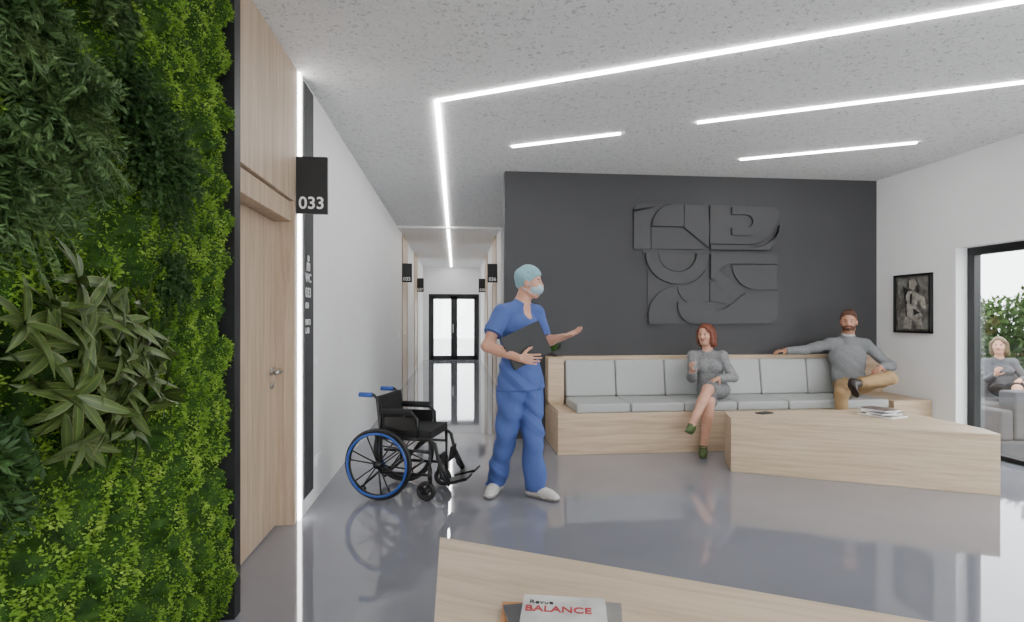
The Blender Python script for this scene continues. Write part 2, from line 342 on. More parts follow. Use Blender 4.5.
# ---------------------------------------------------------------- wheelchair
def wheelchair():
    b=MB(); O=Vector((-.59,4.37,0)); f=Vector((.955,-.297,0)).normalized(); l=Vector((.297,.955,0)).normalized()
    P=lambda a,s,z:O+f*a+l*s+Vector((0,0,z))
    R=.275; bk=M['black']; fb=M['fabricblk']; bl=M['blue']
    for s,o in((0,-1),(.50,1)):
        c=P(0,s,R+.001)
        b.torus(c,l,R-.015,.016,M['blackp'],56); b.torus(c,l,R-.035,.010,bk,56)
        b.torus(c+l*o*.035,l,R-.035,.0095,bl,56)
        b.tube([c-l*.03,c+l*.03],.03,bk,16)
        for k in range(12):
            t=math.radians(30*k+ (6 if k%2 else -6)); q=f*math.cos(t)+Vector((0,0,1))*math.sin(t)
            b.tube([c+q*.02,c+q*(R-.04)],.006,bk,6)
            if k%2==0: b.tube([c+q*(R-.045),c+q*(R-.035)+l*o*.035],.004,bk,6)
        si=s-o*.05
        b.tube([P(-.17,si,.80),P(-.06,si,.80),P(-.03,si,.77),P(0,si,.50),P(0,si,.20)],.013,bk)
        b.tube([P(-.18,si,.80),P(-.07,si,.80)],.019,bl,12)
        b.tube([P(0,si,.47),P(.40,si,.47),P(.44,si,.44),P(.50,si,.20),P(.56,si,.13)],.014,bk)
        b.tube([P(0,si,.20),P(.40,si,.20),P(.40,si,.47)],.013,bk)
        b.tube([P(.03,si,.38),P(.40,si,.38)],.011,bk)
        b.tube([P(0,si,.47),P(.0,si,.66),P(.26,si,.66),P(.30,si,.62),P(.30,si,.47)],.012,bk)
        b.tube([P(.0,si,.675),P(.25,si,.675)],.025,fb,12)
        T=[P(.03,si,.49),P(.28,si,.49),P(.28,si,.63),P(.03,si,.63)]
        b.add(T+[p+l*.006 for p in T],[(0,1,2,3),(7,6,5,4),(0,4,5,1),(2,6,7,3),(1,5,6,2),(0,3,7,4)],bk)
        cc=P(.37,si,.078); b.torus(cc,l,.058,.019,M['blackp'],28); b.tube([cc-l*.018,cc+l*.018],.026,bk,12)
        for k in range(5):
            t=2*math.pi*k/5; q=f*math.cos(t)+Vector((0,0,1))*math.sin(t); b.tube([cc,cc+q*.055],.008,bk,6)
        for w in(-.026,.026): b.tube([cc+l*w,P(.40,si,.17)+l*w*.6],.008,bk,6)
        b.tube([P(.40,si,.14),P(.40,si,.26)],.018,bk)
        b.tube([P(.46,si,.34),P(.55,si,.16)],.016,bk)
        ft=[P(.52,si,.125),P(.69,si,.175),P(.69,si-o*.16,.175),P(.52,si-o*.16,.125)]
        b.add(ft+[p+Vector((0,0,.022)) for p in ft],[(3,2,1,0),(4,5,6,7),(0,1,5,4),(1,2,6,5),(2,3,7,6),(3,0,4,7)] ,bk)
        ft=[P(.47,si,.24),P(.49,si,.36),P(.49,si-o*.12,.36),P(.47,si-o*.12,.24)]
        b.add(ft+[p-f*.015 for p in ft],[(3,2,1,0),(4,5,6,7),(0,1,5,4),(1,2,6,5),(2,3,7,6),(3,0,4,7)] ,fb)
        b.tube([P(-.0,si,.22),P(-.14,si,.10)],.009,bk); b.torus(P(-.15,si,.07),l,.018,.009,M['blackp'],16)
    b.tube([P(.05,.05,.20),P(.33,.45,.46)],.012,bk); b.tube([P(.05,.45,.20),P(.33,.05,.46)],.012,bk); b.tube([P(.2,.05,.2),P(.2,.45,.2)],.011,bk)
    def slab(c4,th):
        n=(c4[1]-c4[0]).cross(c4[3]-c4[0]).normalized()*th
        b.add(c4+[p+n for p in c4],[(3,2,1,0),(4,5,6,7),(0,1,5,4),(1,2,6,5),(2,3,7,6),(3,0,4,7)],fb)
    slab([P(.0,.05,.475),P(.41,.05,.475),P(.41,.45,.475),P(.0,.45,.475)],.06)
    slab([P(.0,.05,.50),P(.0,.45,.50),P(-.035,.45,.79),P(-.035,.05,.79)],.035)
    b.obj("wheelchair")
wheelchair()
# ---------------------------------------------------------------- moss wall
def moss_mat(name,c0,c1,c2,scale=14,rough=.7,x0=None):
    m,nt,b=newmat(name); b.inputs["Roughness"].default_value=rough; b.inputs["Specular IOR Level"].default_value=.2
    tc=nt.nodes.new("ShaderNodeTexCoord")
    n=nt.nodes.new("ShaderNodeTexNoise"); n.inputs["Scale"].default_value=scale; n.inputs["Detail"].default_value=6; n.inputs["Roughness"].default_value=.65
    nt.links.new(tc.outputs["Object"],n.inputs["Vector"])
    r=nt.nodes.new("ShaderNodeValToRGB"); e=r.color_ramp.elements
    e[0].position=.3; e[0].color=(*c0,1); e[1].position=.72; e[1].color=(*c2,1); q=e.new(.5); q.color=(*c1,1)
    nt.links.new(n.outputs["Fac"],r.inputs["Fac"]); nt.links.new(r.outputs["Color"],b.inputs["Base Color"])
    return m
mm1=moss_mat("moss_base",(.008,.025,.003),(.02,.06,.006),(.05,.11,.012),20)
mm2=moss_mat("moss_tips",(.065,.155,.016),(.17,.31,.035),(.38,.52,.085),9)
Y0,Y1,Z0,Z1=.0,2.70,0.0,3.09
def mossfield():
    n=1150; pts=np.column_stack([rng.uniform(Y0-.05,Y1+.05,n),rng.uniform(Z0-.05,Z1+.05,n)])
    amp=rng.uniform(.25,1.0,n); kd=KDTree(n)
    for i in range(n): kd.insert((pts[i,0],pts[i,1],0),i)
    kd.balance()
    def h(y,z):
        best=0
        for c,i,d in kd.find_n((y+.008*math.sin(z*110),z+.008*math.sin(y*120),0),3):
            r=.052+.018*((i*37)%10)/10
            if d<r: best=max(best,amp[i]*math.sqrt(1-(d/r)**2))
        return .010+.085*best+.008*math.sin(y*90+3*math.sin(z*60))*math.sin(z*85+2*math.sin(y*70))
    return h
hf=mossfield()
st=.0115
ys=np.arange(Y0,Y1+.001,st); zs=np.arange(Z0,Z1,st)
Hh=np.array([[hf(y,z) for z in zs] for y in ys])
BX=-1.10
V=np.zeros((len(ys),len(zs),3)); V[...,0]=BX+Hh; V[...,1]=ys[:,None]; V[...,2]=zs[None,:]
ny,nz=len(ys),len(zs); I=np.arange(ny*nz).reshape(ny,nz)
F=np.stack([I[:-1,:-1],I[1:,:-1],I[1:,1:],I[:-1,1:]],-1).reshape(-1,4)
root=empty("green_moss_wall")
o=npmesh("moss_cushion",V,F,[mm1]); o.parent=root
gy,gz=np.gradient(Hh,st)
def flakes(N,s0,s1,lift):
    iy=rng.integers(0,ny-1,N); iz=rng.integers(0,nz-1,N)
    w=Hh[iy,iz]; keep=rng.random(N)<(.03+(w/.085)**1.2); iy,iz=iy[keep],iz[keep]; n=len(iy)
    c=V[iy,iz]+rng.normal(0,st*.5,(n,3)); nrm=np.column_stack([np.ones(n),-gy[iy,iz]*.8,-gz[iy,iz]*.8])
    nrm/=np.linalg.norm(nrm,axis=1)[:,None]
    d=nrm+rng.normal(0,.55,(n,3)); d/=np.linalg.norm(d,axis=1)[:,None]
    sd=np.cross(d,rng.normal(0,1,(n,3))); sd/=np.linalg.norm(sd,axis=1)[:,None]
    L=rng.uniform(s0,s1,n)[:,None]
    c[:,0]=np.clip(c[:,0],BX,None)
    q=np.stack([c-d*L*.2,c+d*L*.5+sd*L*.38,c+d*L+nrm*lift,c+d*L*.5-sd*L*.38],1)
    q[...,1]=np.minimum(q[...,1],2.705); q[...,2]=np.maximum(q[...,2],.002)
    return q.reshape(-1,3),np.arange(n*4).reshape(-1,4)
v,F=flakes(380000,.0045,.0115,.002)
o=npmesh("moss_tufts",v,F,[mm2],smooth=False); o.parent=root
box("moss_panel_profile",-1.12,-1.02,2.708,2.78,0,H,M['blackp'],parent=root)
box("moss_panel_backing",-1.12,-1.10,0,2.708,0,H,M['blackp'],parent=root)
def fine_plant(name,c,R,ns,mat,leaf=(.03,.0065),nl=24,stiff=.3,out=.8):
    Q=[]
    c=np.array(c)
    for i in range(ns):
        d=rng.normal(0,1,3); d[0]=abs(d[0])*out+.1; d/=np.linalg.norm(d)
        L=R*rng.uniform(.55,1.15); L*=1-.45*d[0]
        t=np.linspace(.08,1,nl)[:,None]
        p=c+d*L*t+np.array([0,0,-1])*L*stiff*t**2
        p[:,0]=np.maximum(p[:,0],-1.03)
        tg=d-np.array([0,0,2])*stiff*t; tg/=np.linalg.norm(tg,axis=1)[:,None]
        for k in (-1,1):
            sd=np.cross(tg,rng.normal(0,1,3)); sd/=np.linalg.norm(sd,axis=1)[:,None]+1e-6
            dr=tg*.6+k*sd*.9+rng.normal(0,.25,(nl,3)); dr/=np.linalg.norm(dr,axis=1)[:,None]
            w=np.cross(dr,rng.normal(0,1,(nl,3))); w/=np.linalg.norm(w,axis=1)[:,None]
            l=leaf[0]*rng.uniform(.7,1.3,(nl,1))*(1.15-.5*t)
            Q.append(np.stack([p,p+dr*l*.45+w*leaf[1],p+dr*l,p+dr*l*.45-w*leaf[1]],1))
        w=np.array([0,.0012,.0012])
        Q.append(np.stack([p[:-1]-w,p[1:]-w,p[1:]+w,p[:-1]+w],1))
    Q=np.concatenate(Q); Q[...,1]=np.minimum(Q[...,1],2.6)
    o=npmesh(name,Q.reshape(-1,3),np.arange(len(Q)*4).reshape(-1,4),[mat],smooth=False); o.parent=root; return o
g1=moss_mat("fern_green",(.024,.055,.016),(.060,.110,.034),(.12,.18,.06),9,.5)
g2=moss_mat("asparagus_green",(.012,.034,.010),(.03,.07,.018),(.06,.12,.03),9,.5)
fine_plant("podocarpus_foliage",(-1.02,1.52,1.95),.25,180,g1,(.036,.0032),26,.3,.6)
fine_plant("podocarpus_foliage",(-1.02,1.36,1.74),.22,150,g1,(.036,.0032),24,.4,.6)
fine_plant("podocarpus_foliage",(-1.02,1.38,2.12),.20,110,g1,(.036,.0032),24,.4,.6)
fine_plant("dark_fern_foliage",(-1.02,2.0,1.96),.24,190,g2,(.020,.005),28,.25,.5)
fine_plant("dark_fern_foliage",(-1.02,1.86,2.10),.20,120,g2,(.020,.005),26,.25,.5)
fine_plant("dark_fern_foliage",(-1.02,2.10,1.56),.13,140,g2,(.018,.005),18,.3,.5)
fine_plant("dark_fern_foliage",(-1.02,1.28,1.10),.16,110,g2,(.045,.006),16,.4,.5)
fine_plant("dark_fern_foliage",(-1.02,1.74,2.36),.13,80,g1,(.03,.005),18,.3,.5)
def leafmat():
    m,nt,b=newmat("variegated_leaf"); b.inputs["Roughness"].default_value=.45
    uv=nt.nodes.new("ShaderNodeUVMap"); sp=nt.nodes.new("ShaderNodeSeparateXYZ"); nt.links.new(uv.outputs[0],sp.inputs[0])
    r=nt.nodes.new("ShaderNodeValToRGB"); e=r.color_ramp.elements
    e[0].position=0; e[0].color=(.20,.21,.06,1); e[1].position=1; e[1].color=(.17,.19,.055,1)
    for p,c in((.10,(.045,.080,.016,1)),(.45,(.07,.115,.022,1)),(.5,(.17,.19,.05,1)),(.55,(.06,.10,.02,1)),(.90,(.035,.065,.014,1))):
        q=e.new(p); q.color=c
    nt.links.new(sp.outputs[0],r.inputs["Fac"]); nt.links.new(r.outputs["Color"],b.inputs["Base Color"]); return m
LM=leafmat()
class Leaves:
    def __init__(s): s.V=[];s.F=[];s.UV=[];s.o=0
    def leaf(s,p0,d,nr,L,wid,droop):
        sd=np.cross(d,nr); sd/=np.linalg.norm(sd)+1e-9; nr=np.cross(sd,d)
        for k in range(8):
            t=k/7; w=wid*math.sin(math.pi*min(1,(t*.93+.06))**.85)
            p=p0+d*L*t-nr*L*droop*t*t
            s.V+=[p-sd*w+nr*w*.35,p,p+sd*w+nr*w*.35]; s.UV+=[(0,t),(.5,t),(1,t)]
        for k in range(7):
            a=s.o+k*3; s.F+=[(a,a+1,a+4,a+3),(a+1,a+2,a+5,a+4)]
        s.o+=24
    def obj(s,name,mat,parent):
        ob=npmesh(name,s.V,s.F,[mat]); uv=ob.data.uv_layers.new(name="UVMap")
        li=np.zeros(len(ob.data.loops),dtype=np.int32); ob.data.loops.foreach_get("vertex_index",li)
        uv.data.foreach_set("uv",np.array(s.UV,dtype=np.float32)[li].ravel()); ob.parent=parent; return ob
lv=Leaves()
for q in range(32):
    a=q*2.4; rr=.26*math.sqrt((q+.5)/32); y=1.69+rr*1.2*math.cos(a); z=1.275+rr*.9*math.sin(a)+.12*(1.66-y)
    c=np.array([-1.0+.08*(1-rr/.26),y,z])+rng.normal(0,.012,3); ax=np.array([1,rng.normal(0,.35)+(y-1.66)*2,rng.normal(.1,.35)+(z-1.27)*2]); ax/=np.linalg.norm(ax)
    e1=np.cross(ax,[0,0,1.]); e1/=np.linalg.norm(e1); e2=np.cross(ax,e1)
    for j in range(10):
        a2=j*2.4+rng.normal(0,.3); tilt=rng.uniform(.1,1.0)
        d=(e1*math.cos(a2)+e2*math.sin(a2))*math.cos(tilt)+ax*math.sin(tilt)*.7; d/=np.linalg.norm(d)
        lv.leaf(c,d,ax+d*.001,rng.uniform(.085,.145),rng.uniform(.0115,.0165),rng.uniform(.1,.5))
lv.obj("croton_leaves",LM,root)
pp=empty("potted_plant"); b=MB(); b.tube([(1.13,6.31,.961),(1.13,6.31,1.02)],[.032,.042],M['dark'],20); b.obj("pot",parent=pp)
lv=Leaves()
for j in range(34):
    a=j*2.4; t=rng.uniform(.5,1.4); d=np.array([math.cos(a)*math.cos(t),math.sin(a)*math.cos(t)*.4,math.sin(t)])
    lv.leaf(np.array([1.12,6.30,1.01]),d,np.array([0.01,0,1.])-d*.5,rng.uniform(.10,.17),.015,.3)
lv.obj("leaves",moss_mat("houseplant_green",(.015,.05,.008),(.04,.11,.02),(.08,.18,.03),6,.4),pp)
# ---------------------------------------------------------------- exterior
box("ground_outdoor",5.6,30,-30,40,-.4,-.2,pbr("paving",(.42,.42,.40),.8,var=.1,scale=4))
box("ground_outdoor_far",-20,5.6,19.2,40,-.2,-.06,pbr("paving2",(.6,.6,.6),.8,var=.1,scale=4))
N=70000
c=np.column_stack([rng.uniform(9.3,10.6,N),rng.uniform(0,16,N),rng.uniform(-.05,1,N)]); c[:,2]*=1.62+.14*np.sin(c[:,1]*3.1)+.16*np.sin(c[:,1]*7)
d=rng.normal(0,1,(N,3)); d[:,2]+=.8; d/=np.linalg.norm(d,axis=1)[:,None]; sd=np.cross(d,rng.normal(0,1,(N,3))); sd/=np.linalg.norm(sd,axis=1)[:,None]
L=rng.uniform(.06,.17,(N,1)); q=np.stack([c,c+d*L*.5+sd*L*.2,c+d*L,c+d*L*.5-sd*L*.2],1); q[...,2]=np.maximum(q[...,2],-.2)
npmesh("garden_hedge",q.reshape(-1,3),np.arange(N*4).reshape(-1,4),[moss_mat("hedge_leaf",(.012,.03,.006),(.035,.07,.015),(.09,.13,.035),3)],smooth=False)
sg=pbr("sofa_grey_fabric",(.085,.082,.088),.9,var=.1,scale=40,bump=.2,bscale=200)
def sofa(x0,x1,y0,y1,back_front):
    e=empty("outdoor_lounge_sofa"); g=-.2
    yb=(y0,y0+.2) if back_front else (y1-.2,y1)
    b=MB(); b.box(x0,x1,y0,y1,g+.06,g+.27,sg); b.box(x0,x0+.16,y0,y1,g+.27,g+.60,sg); b.box(x1-.16,x1,y0,y1,g+.27,g+.60,sg); b.box(x0+.17,x1-.17,yb[0],yb[1],g+.27,g+.80,sg); b.obj("base",.03,4,parent=e)
    b=MB(); ya,yc=(y0+.21,y1) if back_front else (y0,y1-.21); xm=(x0+x1)/2
    b.box(x0+.17,xm-.004,ya,yc,g+.28,g+.455,sg); b.box(xm+.004,x1-.17,ya,yc,g+.28,g+.455,sg); b.obj("cushions",.05,5,parent=e)
    b=MB()
    for x in(x0+.08,x1-.08):
        for y in (y0+.08,y1-.08): b.tube([(x,y,g),(x,y,g+.07)],.02,K)
    b.obj("legs",parent=e)
sofa(5.85,7.5,5.45,6.15,True); sofa(6.85,8.6,6.78,7.6,False)
# ---------------------------------------------------------------- people (SDF bodies, surface nets)
def nrm(v): v=np.array(v,float); return v/np.linalg.norm(v)
A=lambda *v:np.array(v,float)
class Body:
    def __init__(s,h): s.P=[]; s.h=h; s.mats=[]; s.paints=[]
    def mi(s,m):
        if m not in s.mats: s.mats.append(m)
        return s.mats.index(m)
    def rc(s,a,b,ra,rb,m,k=.02,L=None,sc=1,clip=(),wr=0,op=0):
        s.P.append(('rc',np.array(a,float),np.array(b,float),ra,rb,s.mi(m),k,None if L is None else nrm(L),sc,clip,wr,op))
    def ell(s,c,fr,rad,m,k=.02,clip=(),wr=0,op=0):
        s.P.append(('el',np.array(c,float),np.array(fr,float),np.array(rad,float),0,s.mi(m),k,None,1,clip,wr,op))
    def paint(s,c,fr,rad,m): s.paints.append((np.array(c,float),np.array(fr,float),np.array(rad,float),s.mi(m)))
    def build(s,name):
        h=s.h; lo=np.full(3,1e9); hi=-lo; bbs=[]
        for p in s.P:
            if p[0]=='rc':
                r=max(p[3],p[4])*max(1,p[8]); a=np.minimum(p[1],p[2])-r; b=np.maximum(p[1],p[2])+r
            else: r=max(p[3]); a=p[1]-r; b=p[1]+r
            bbs.append((a,b))
            if p[11]==0: lo=np.minimum(lo,a); hi=np.maximum(hi,b)
        lo-=.03; hi+=.03; n=np.ceil((hi-lo)/h).astype(int)+1
        D=np.full(n,.5,np.float32); ID=np.zeros(n,np.int8)
        for p,(a,b) in zip(s.P,bbs):
            k=p[6]; mg=k+3*h
            i0=np.maximum(np.floor((a-mg-lo)/h).astype(int),0); i1=np.minimum(np.ceil((b+mg-lo)/h).astype(int)+1,n)
            if (i1<=i0).any(): continue
            X=(lo[0]+h*np.arange(i0[0],i1[0]))[:,None,None].astype(np.float32)
            Y=(lo[1]+h*np.arange(i0[1],i1[1]))[None,:,None].astype(np.float32)
            Z=(lo[2]+h*np.arange(i0[2],i1[2]))[None,None,:].astype(np.float32)
            if p[0]=='rc':
                _,pa,pb,ra,rb=p[:5]; L=p[7]; sc=p[8]
                x=X-pa[0]; y=Y-pa[1]; z=Z-pa[2]; ba=pb-pa
                if L is not None:
                    q=(1/sc-1); dt=x*L[0]+y*L[1]+z*L[2]
                    x=x+q*dt*L[0]; y=y+q*dt*L[1]; z=z+q*dt*L[2]; ba=ba+q*ba.dot(L)*L
                bb=ba.dot(ba)+1e-12
                t=np.clip((x*ba[0]+y*ba[1]+z*ba[2])/bb,0,1)
                d=np.sqrt((x-t*ba[0])**2+(y-t*ba[1])**2+(z-t*ba[2])**2)-(ra+(rb-ra)*t)
            else:
                _,c,fr,rad=p[:4]; x=X-c[0]; y=Y-c[1]; z=Z-c[2]
                u=[x*fr[i][0]+y*fr[i][1]+z*fr[i][2] for i in range(3)]
                k0=np.sqrt(sum((u[i]/rad[i])**2 for i in range(3))); k1=np.sqrt(sum((u[i]/rad[i]**2)**2 for i in range(3)))+1e-6
                d=k0*(k0-1)/k1
            if p[10]:
                w=p[10]; q1=np.sin(34*(.85*Z+.5*X-.35*Y)+2.8*np.sin(9*X+6*Z+5*Y)); q2=np.sin(11*Z+7*X-8*Y+1)
                d=d+w*(np.sign(q1)*np.abs(q1)**1.4*q2+.6*np.sin(24*X-20*Y+9*Z+2.4*np.sin(10*Z)))
            for cp,cn in p[9]:
                d=np.maximum(d,(X-cp[0])*cn[0]+(Y-cp[1])*cn[1]+(Z-cp[2])*cn[2])
            d=d.astype(np.float32)
            sl=tuple(slice(i0[i],i1[i]) for i in range(3)); C=D[sl]
            if p[11]==0:
                ids=ID[sl]; ids[d<C]=p[5]; ID[sl]=ids
                hh=np.clip(.5+.5*(C-d)/k,0,1); D[sl]=C+(d-C)*hh-k*hh*(1-hh)
            else:
                hh=np.clip(.5-.5*(C+d)/k,0,1); D[sl]=C+(-d-C)*hh+k*hh*(1-hh)
        B=D<0
        c=[B[i:n[0]-1+i,j:n[1]-1+j,l:n[2]-1+l] for i in(0,1) for j in(0,1) for l in(0,1)]
        anyb=c[0].copy(); allb=c[0].copy()
        for q in c[1:]: anyb|=q; allb&=q
        act=np.argwhere(anyb&~allb); del anyb,allb,c
        idx=np.full(n-1,-1,np.int32); idx[act[:,0],act[:,1],act[:,2]]=np.arange(len(act))
        cn=[A(i,j,l).astype(int) for i in(0,1) for j in(0,1) for l in(0,1)]
        val=[D[act[:,0]+q[0],act[:,1]+q[1],act[:,2]+q[2]] for q in cn]
        acc=np.zeros((len(act),3)); cnt=np.zeros(len(act))
        for i in range(8):
            for j in range(i+1,8):
                if abs(cn[i]-cn[j]).sum()!=1: continue
                m=(val[i]<0)!=(val[j]<0); t=np.where(m,val[i]/(val[i]-val[j]+1e-12),0)
                pt=cn[i]+(cn[j]-cn[i])*t[:,None]; acc[m]+=pt[m]; cnt[m]+=1
        V=lo+h*(act+acc/cnt[:,None])
        F=[]
        for ax in range(3):
            o1,o2=(ax+1)%3,(ax+2)%3
            s0=[slice(None)]*3; s1=[slice(None)]*3; s0[ax]=slice(0,n[ax]-1); s1[ax]=slice(1,n[ax])
            b0=B[tuple(s0)]; b1=B[tuple(s1)]; e=np.argwhere(b0!=b1); e=e[(e[:,o1]>0)&(e[:,o2]>0)&(e[:,o1]<n[o1]-1)&(e[:,o2]<n[o2]-1)]
            ins=b0[e[:,0],e[:,1],e[:,2]]
            def g(a,b):
                q=e.copy(); q[:,o1]-=a; q[:,o2]-=b; return idx[q[:,0],q[:,1],q[:,2]]
            f=np.stack([g(1,1),g(0,1),g(0,0),g(1,0)],1); f[~ins]=f[~ins][:,::-1]; F.append(f)
        F=np.concatenate(F); F=F[(F>=0).all(1)]
        ce=V[F].mean(1); gi=np.round((ce-lo)/h).astype(int); mi=ID[gi[:,0],gi[:,1],gi[:,2]].astype(int)
        for c0,fr,rad,m in s.paints:
            u=(ce-c0)@fr.T; mi[((u/rad)**2).sum(1)<1]=m
        return npmesh(name,V,F,s.mats,mi)
    # anatomy -----------------------------------------------------
    def head(s,c,f,skin,hair,lips,z=1,up=(0,0,1),neck=None,nr=.055):
        f=nrm(f); u=nrm(up); sd=nrm(np.cross(u,f)); u=np.cross(f,sd); fr=np.array([f,sd,u]); s.hf=(np.array(c,float),f,sd,u,fr,z)
        p=lambda a,b,d:np.array(c)+(f*a+sd*b+u*d)*z
        if neck is not None: s.rc(p(-.025,0,-.06),neck,nr,nr*1.12,skin,.03)
        s.ell(p(-.008,0,.03),fr,A(.096,.077,.092)*z,skin,.01)
        s.ell(p(.022,0,-.035),fr,A(.068,.060,.082)*z,skin,.03)
        s.rc(p(.055,-.012,-.098),p(.055,.012,-.098),.022*z,.022*z,skin,.03)
        s.rc(p(.0,.045,-.075),p(.045,.02,-.098),.02*z,.02*z,skin,.02); s.rc(p(.0,-.045,-.075),p(.045,-.02,-.098),.02*z,.02*z,skin,.02)
        for q in(-1,1):
            s.ell(p(.058,q*.038,-.028),fr,A(.025,.024,.024)*z,skin,.02)
            s.ell(p(.096,q*.031,.001),fr,A(.018,.016,.009)*z,skin,.014,op=1)
            s.ell(p(.070,q*.031,.000),fr,A(.0150,.0140,.0120)*z,skin,.004)
            s.ell(p(-.008,q*.078,-.008),fr,A(.020,.010,.032)*z,skin,.008)
            s.paint(p(.085,q*.032,.000),fr,A(.010,.0115,.0050)*z,M['eyewhite'])
            s.paint(p(.086,q*.031,.000),fr,A(.010,.0058,.0058)*z,M['iris'])
            s.paint(p(.085,q*.032,.0068),fr,A(.012,.0135,.0022)*z,M['iris'])
            s.paint(p(.086,q*.033,.023),fr,A(.02,.018,.0040)*z,hair)
        s.rc(p(.084,0,.018),p(.104,0,-.026),.009*z,.0125*z,skin,.012)
        s.rc(p(.092,-.010,-.030),p(.092,.010,-.030),.009*z,.009*z,skin,.008)
        s.rc(p(.083,-.018,-.056),p(.083,.018,-.056),.007*z,.007*z,lips,.008)
        s.rc(p(.081,-.014,-.064),p(.081,.014,-.064),.007*z,.007*z,lips,.008)
        return p
    def hand(s,w,d,nn,t,skin,curl=(.3,.35,.3),z=1,spread=2.5,thumb=.5):
        d=nrm(d); nn=np.array(nn,float); nn=nrm(nn-d*nn.dot(d)); t0=np.cross(nn,d); t=nrm(t0*(1 if t0.dot(np.array(t,float))>0 else -1)); w=np.array(w,float)
        off=[.032,.0108,-.0108,-.031]; ln=[.072,.080,.074,.058]; kl=[.088,.092,.088,.080]
        s.ell(w+d*.052*z,np.array([d,t,nn]),A(.050,.038,.014)*z,skin,.008)
        for i in range(4):
            kn=w+(d*kl[i]+t*off[i])*z
            s.rc(w+(d*.01+t*off[i]*.45)*z,kn,.013*z,.0098*z,skin,.010)
            dd=nrm(d+t*off[i]*spread); a=0; p=kn; rr=[.0086,.0080,.0073,.0064]
            for j in range(3):
                a+=curl[j]*(1+.12*i); q=dd*math.cos(a)+nn*math.sin(a); e=p+q*ln[i]*z*(.45,.30,.25)[j]
                s.rc(p,e,rr[j]*z,rr[j+1]*z,skin,.003); p=e
        p=w+(d*.022+t*.020+nn*.004)*z
        for j,(l,r0,r1) in enumerate(((.042,.0145,.0115),(.032,.0108,.0098),(.026,.0098,.0078))):
            q=nrm(t*(.85-thumb*.35*j)+d*(.55+.25*j)+nn*(.25+.25*j*thumb)); e=p+q*l*z; s.rc(p,e,r0*z,r1*z,skin,.006); p=e
    def foot(s,an,t,dn,m,z=1,sole=None):
        t=nrm(t); dn=nrm(dn); an=np.array(an,float); sd=np.cross(t,dn)
        cl=((an+dn*.085*z,dn),)
        s.rc(an-t*.035*z+dn*.045*z,an+t*.13*z+dn*.058*z,.044*z,.040*z,m,.02,clip=cl)
        s.rc(an+t*.10*z+dn*.06*z,an+t*.175*z+dn*.068*z,.046*z,.034*z,m,.02,clip=cl)
        s.rc(an,an+dn*.05*z,.040*z,.044*z,m,.02,clip=cl)
        if sole: s.rc(an-t*.035*z+dn*.07*z,an+t*.17*z+dn*.07*z,.049*z,.043*z,sole,.003,clip=cl+((an+dn*.066*z,-dn),))
M['eyewhite']=pbr("eye_white",(.45,.42,.40),.3); M['iris']=pbr("iris_dark",(.03,.02,.015),.2)
skin1=pbr("skin_fair",(.58,.31,.215),.5,var=.06,scale=25,sss=.15); skin2=pbr("skin_tan",(.46,.23,.145),.5,var=.06,scale=25,sss=.15)
lips=pbr("lips",(.38,.13,.10),.45); scrub=pbr("scrubs_blue",(.062,.108,.32),.8,bump=.5,bscale=12)
capm=pbr("surgical_cap_teal",(.22,.40,.45),.8,var=.12,scale=40,bump=.4,bscale=45); maskm=pbr("surgical_mask",(.36,.50,.56),.7)
shoew=pbr("white_shoe",(.60,.58,.56),.5); solem=pbr("rubber_sole",(.28,.27,.26),.7); hairb=pbr("hair_brown",(.05,.025,.015),.6)
hairr=pbr("hair_auburn",(.15,.04,.018),.45,var=.5,scale=60,bump=.8,bscale=60); greyk=pbr("grey_knit",(.22,.22,.225),.85,var=.25,scale=50,bump=.5,bscale=110)
greyd=pbr("grey_dress",(.18,.18,.185),.85,var=.3,scale=40,bump=.4,bscale=90)
greensh=pbr("green_shoe",(.05,.09,.02),.5); greym=pbr("grey_sweater",(.175,.18,.185),.85,var=.12,scale=50,bump=.4,bscale=130)
greyo=pbr("outdoor_grey_jumper",(.09,.09,.10),.85,var=.12,scale=50)
tan=pbr("tan_trousers",(.33,.21,.10),.8,var=.06,scale=20,bump=.4,bscale=14); shoeb=pbr("dark_brown_shoe",(.02,.012,.009),.35)
hairm=pbr("hair_chestnut",(.085,.032,.014),.6,var=.4,scale=80,bump=.8,bscale=90)
hairbl=pbr("hair_blonde",(.13,.085,.04),.6,var=.2,scale=80,bump=.5,bscale=90)
Zup=(0,0,1); dn=A(0,0,-1)
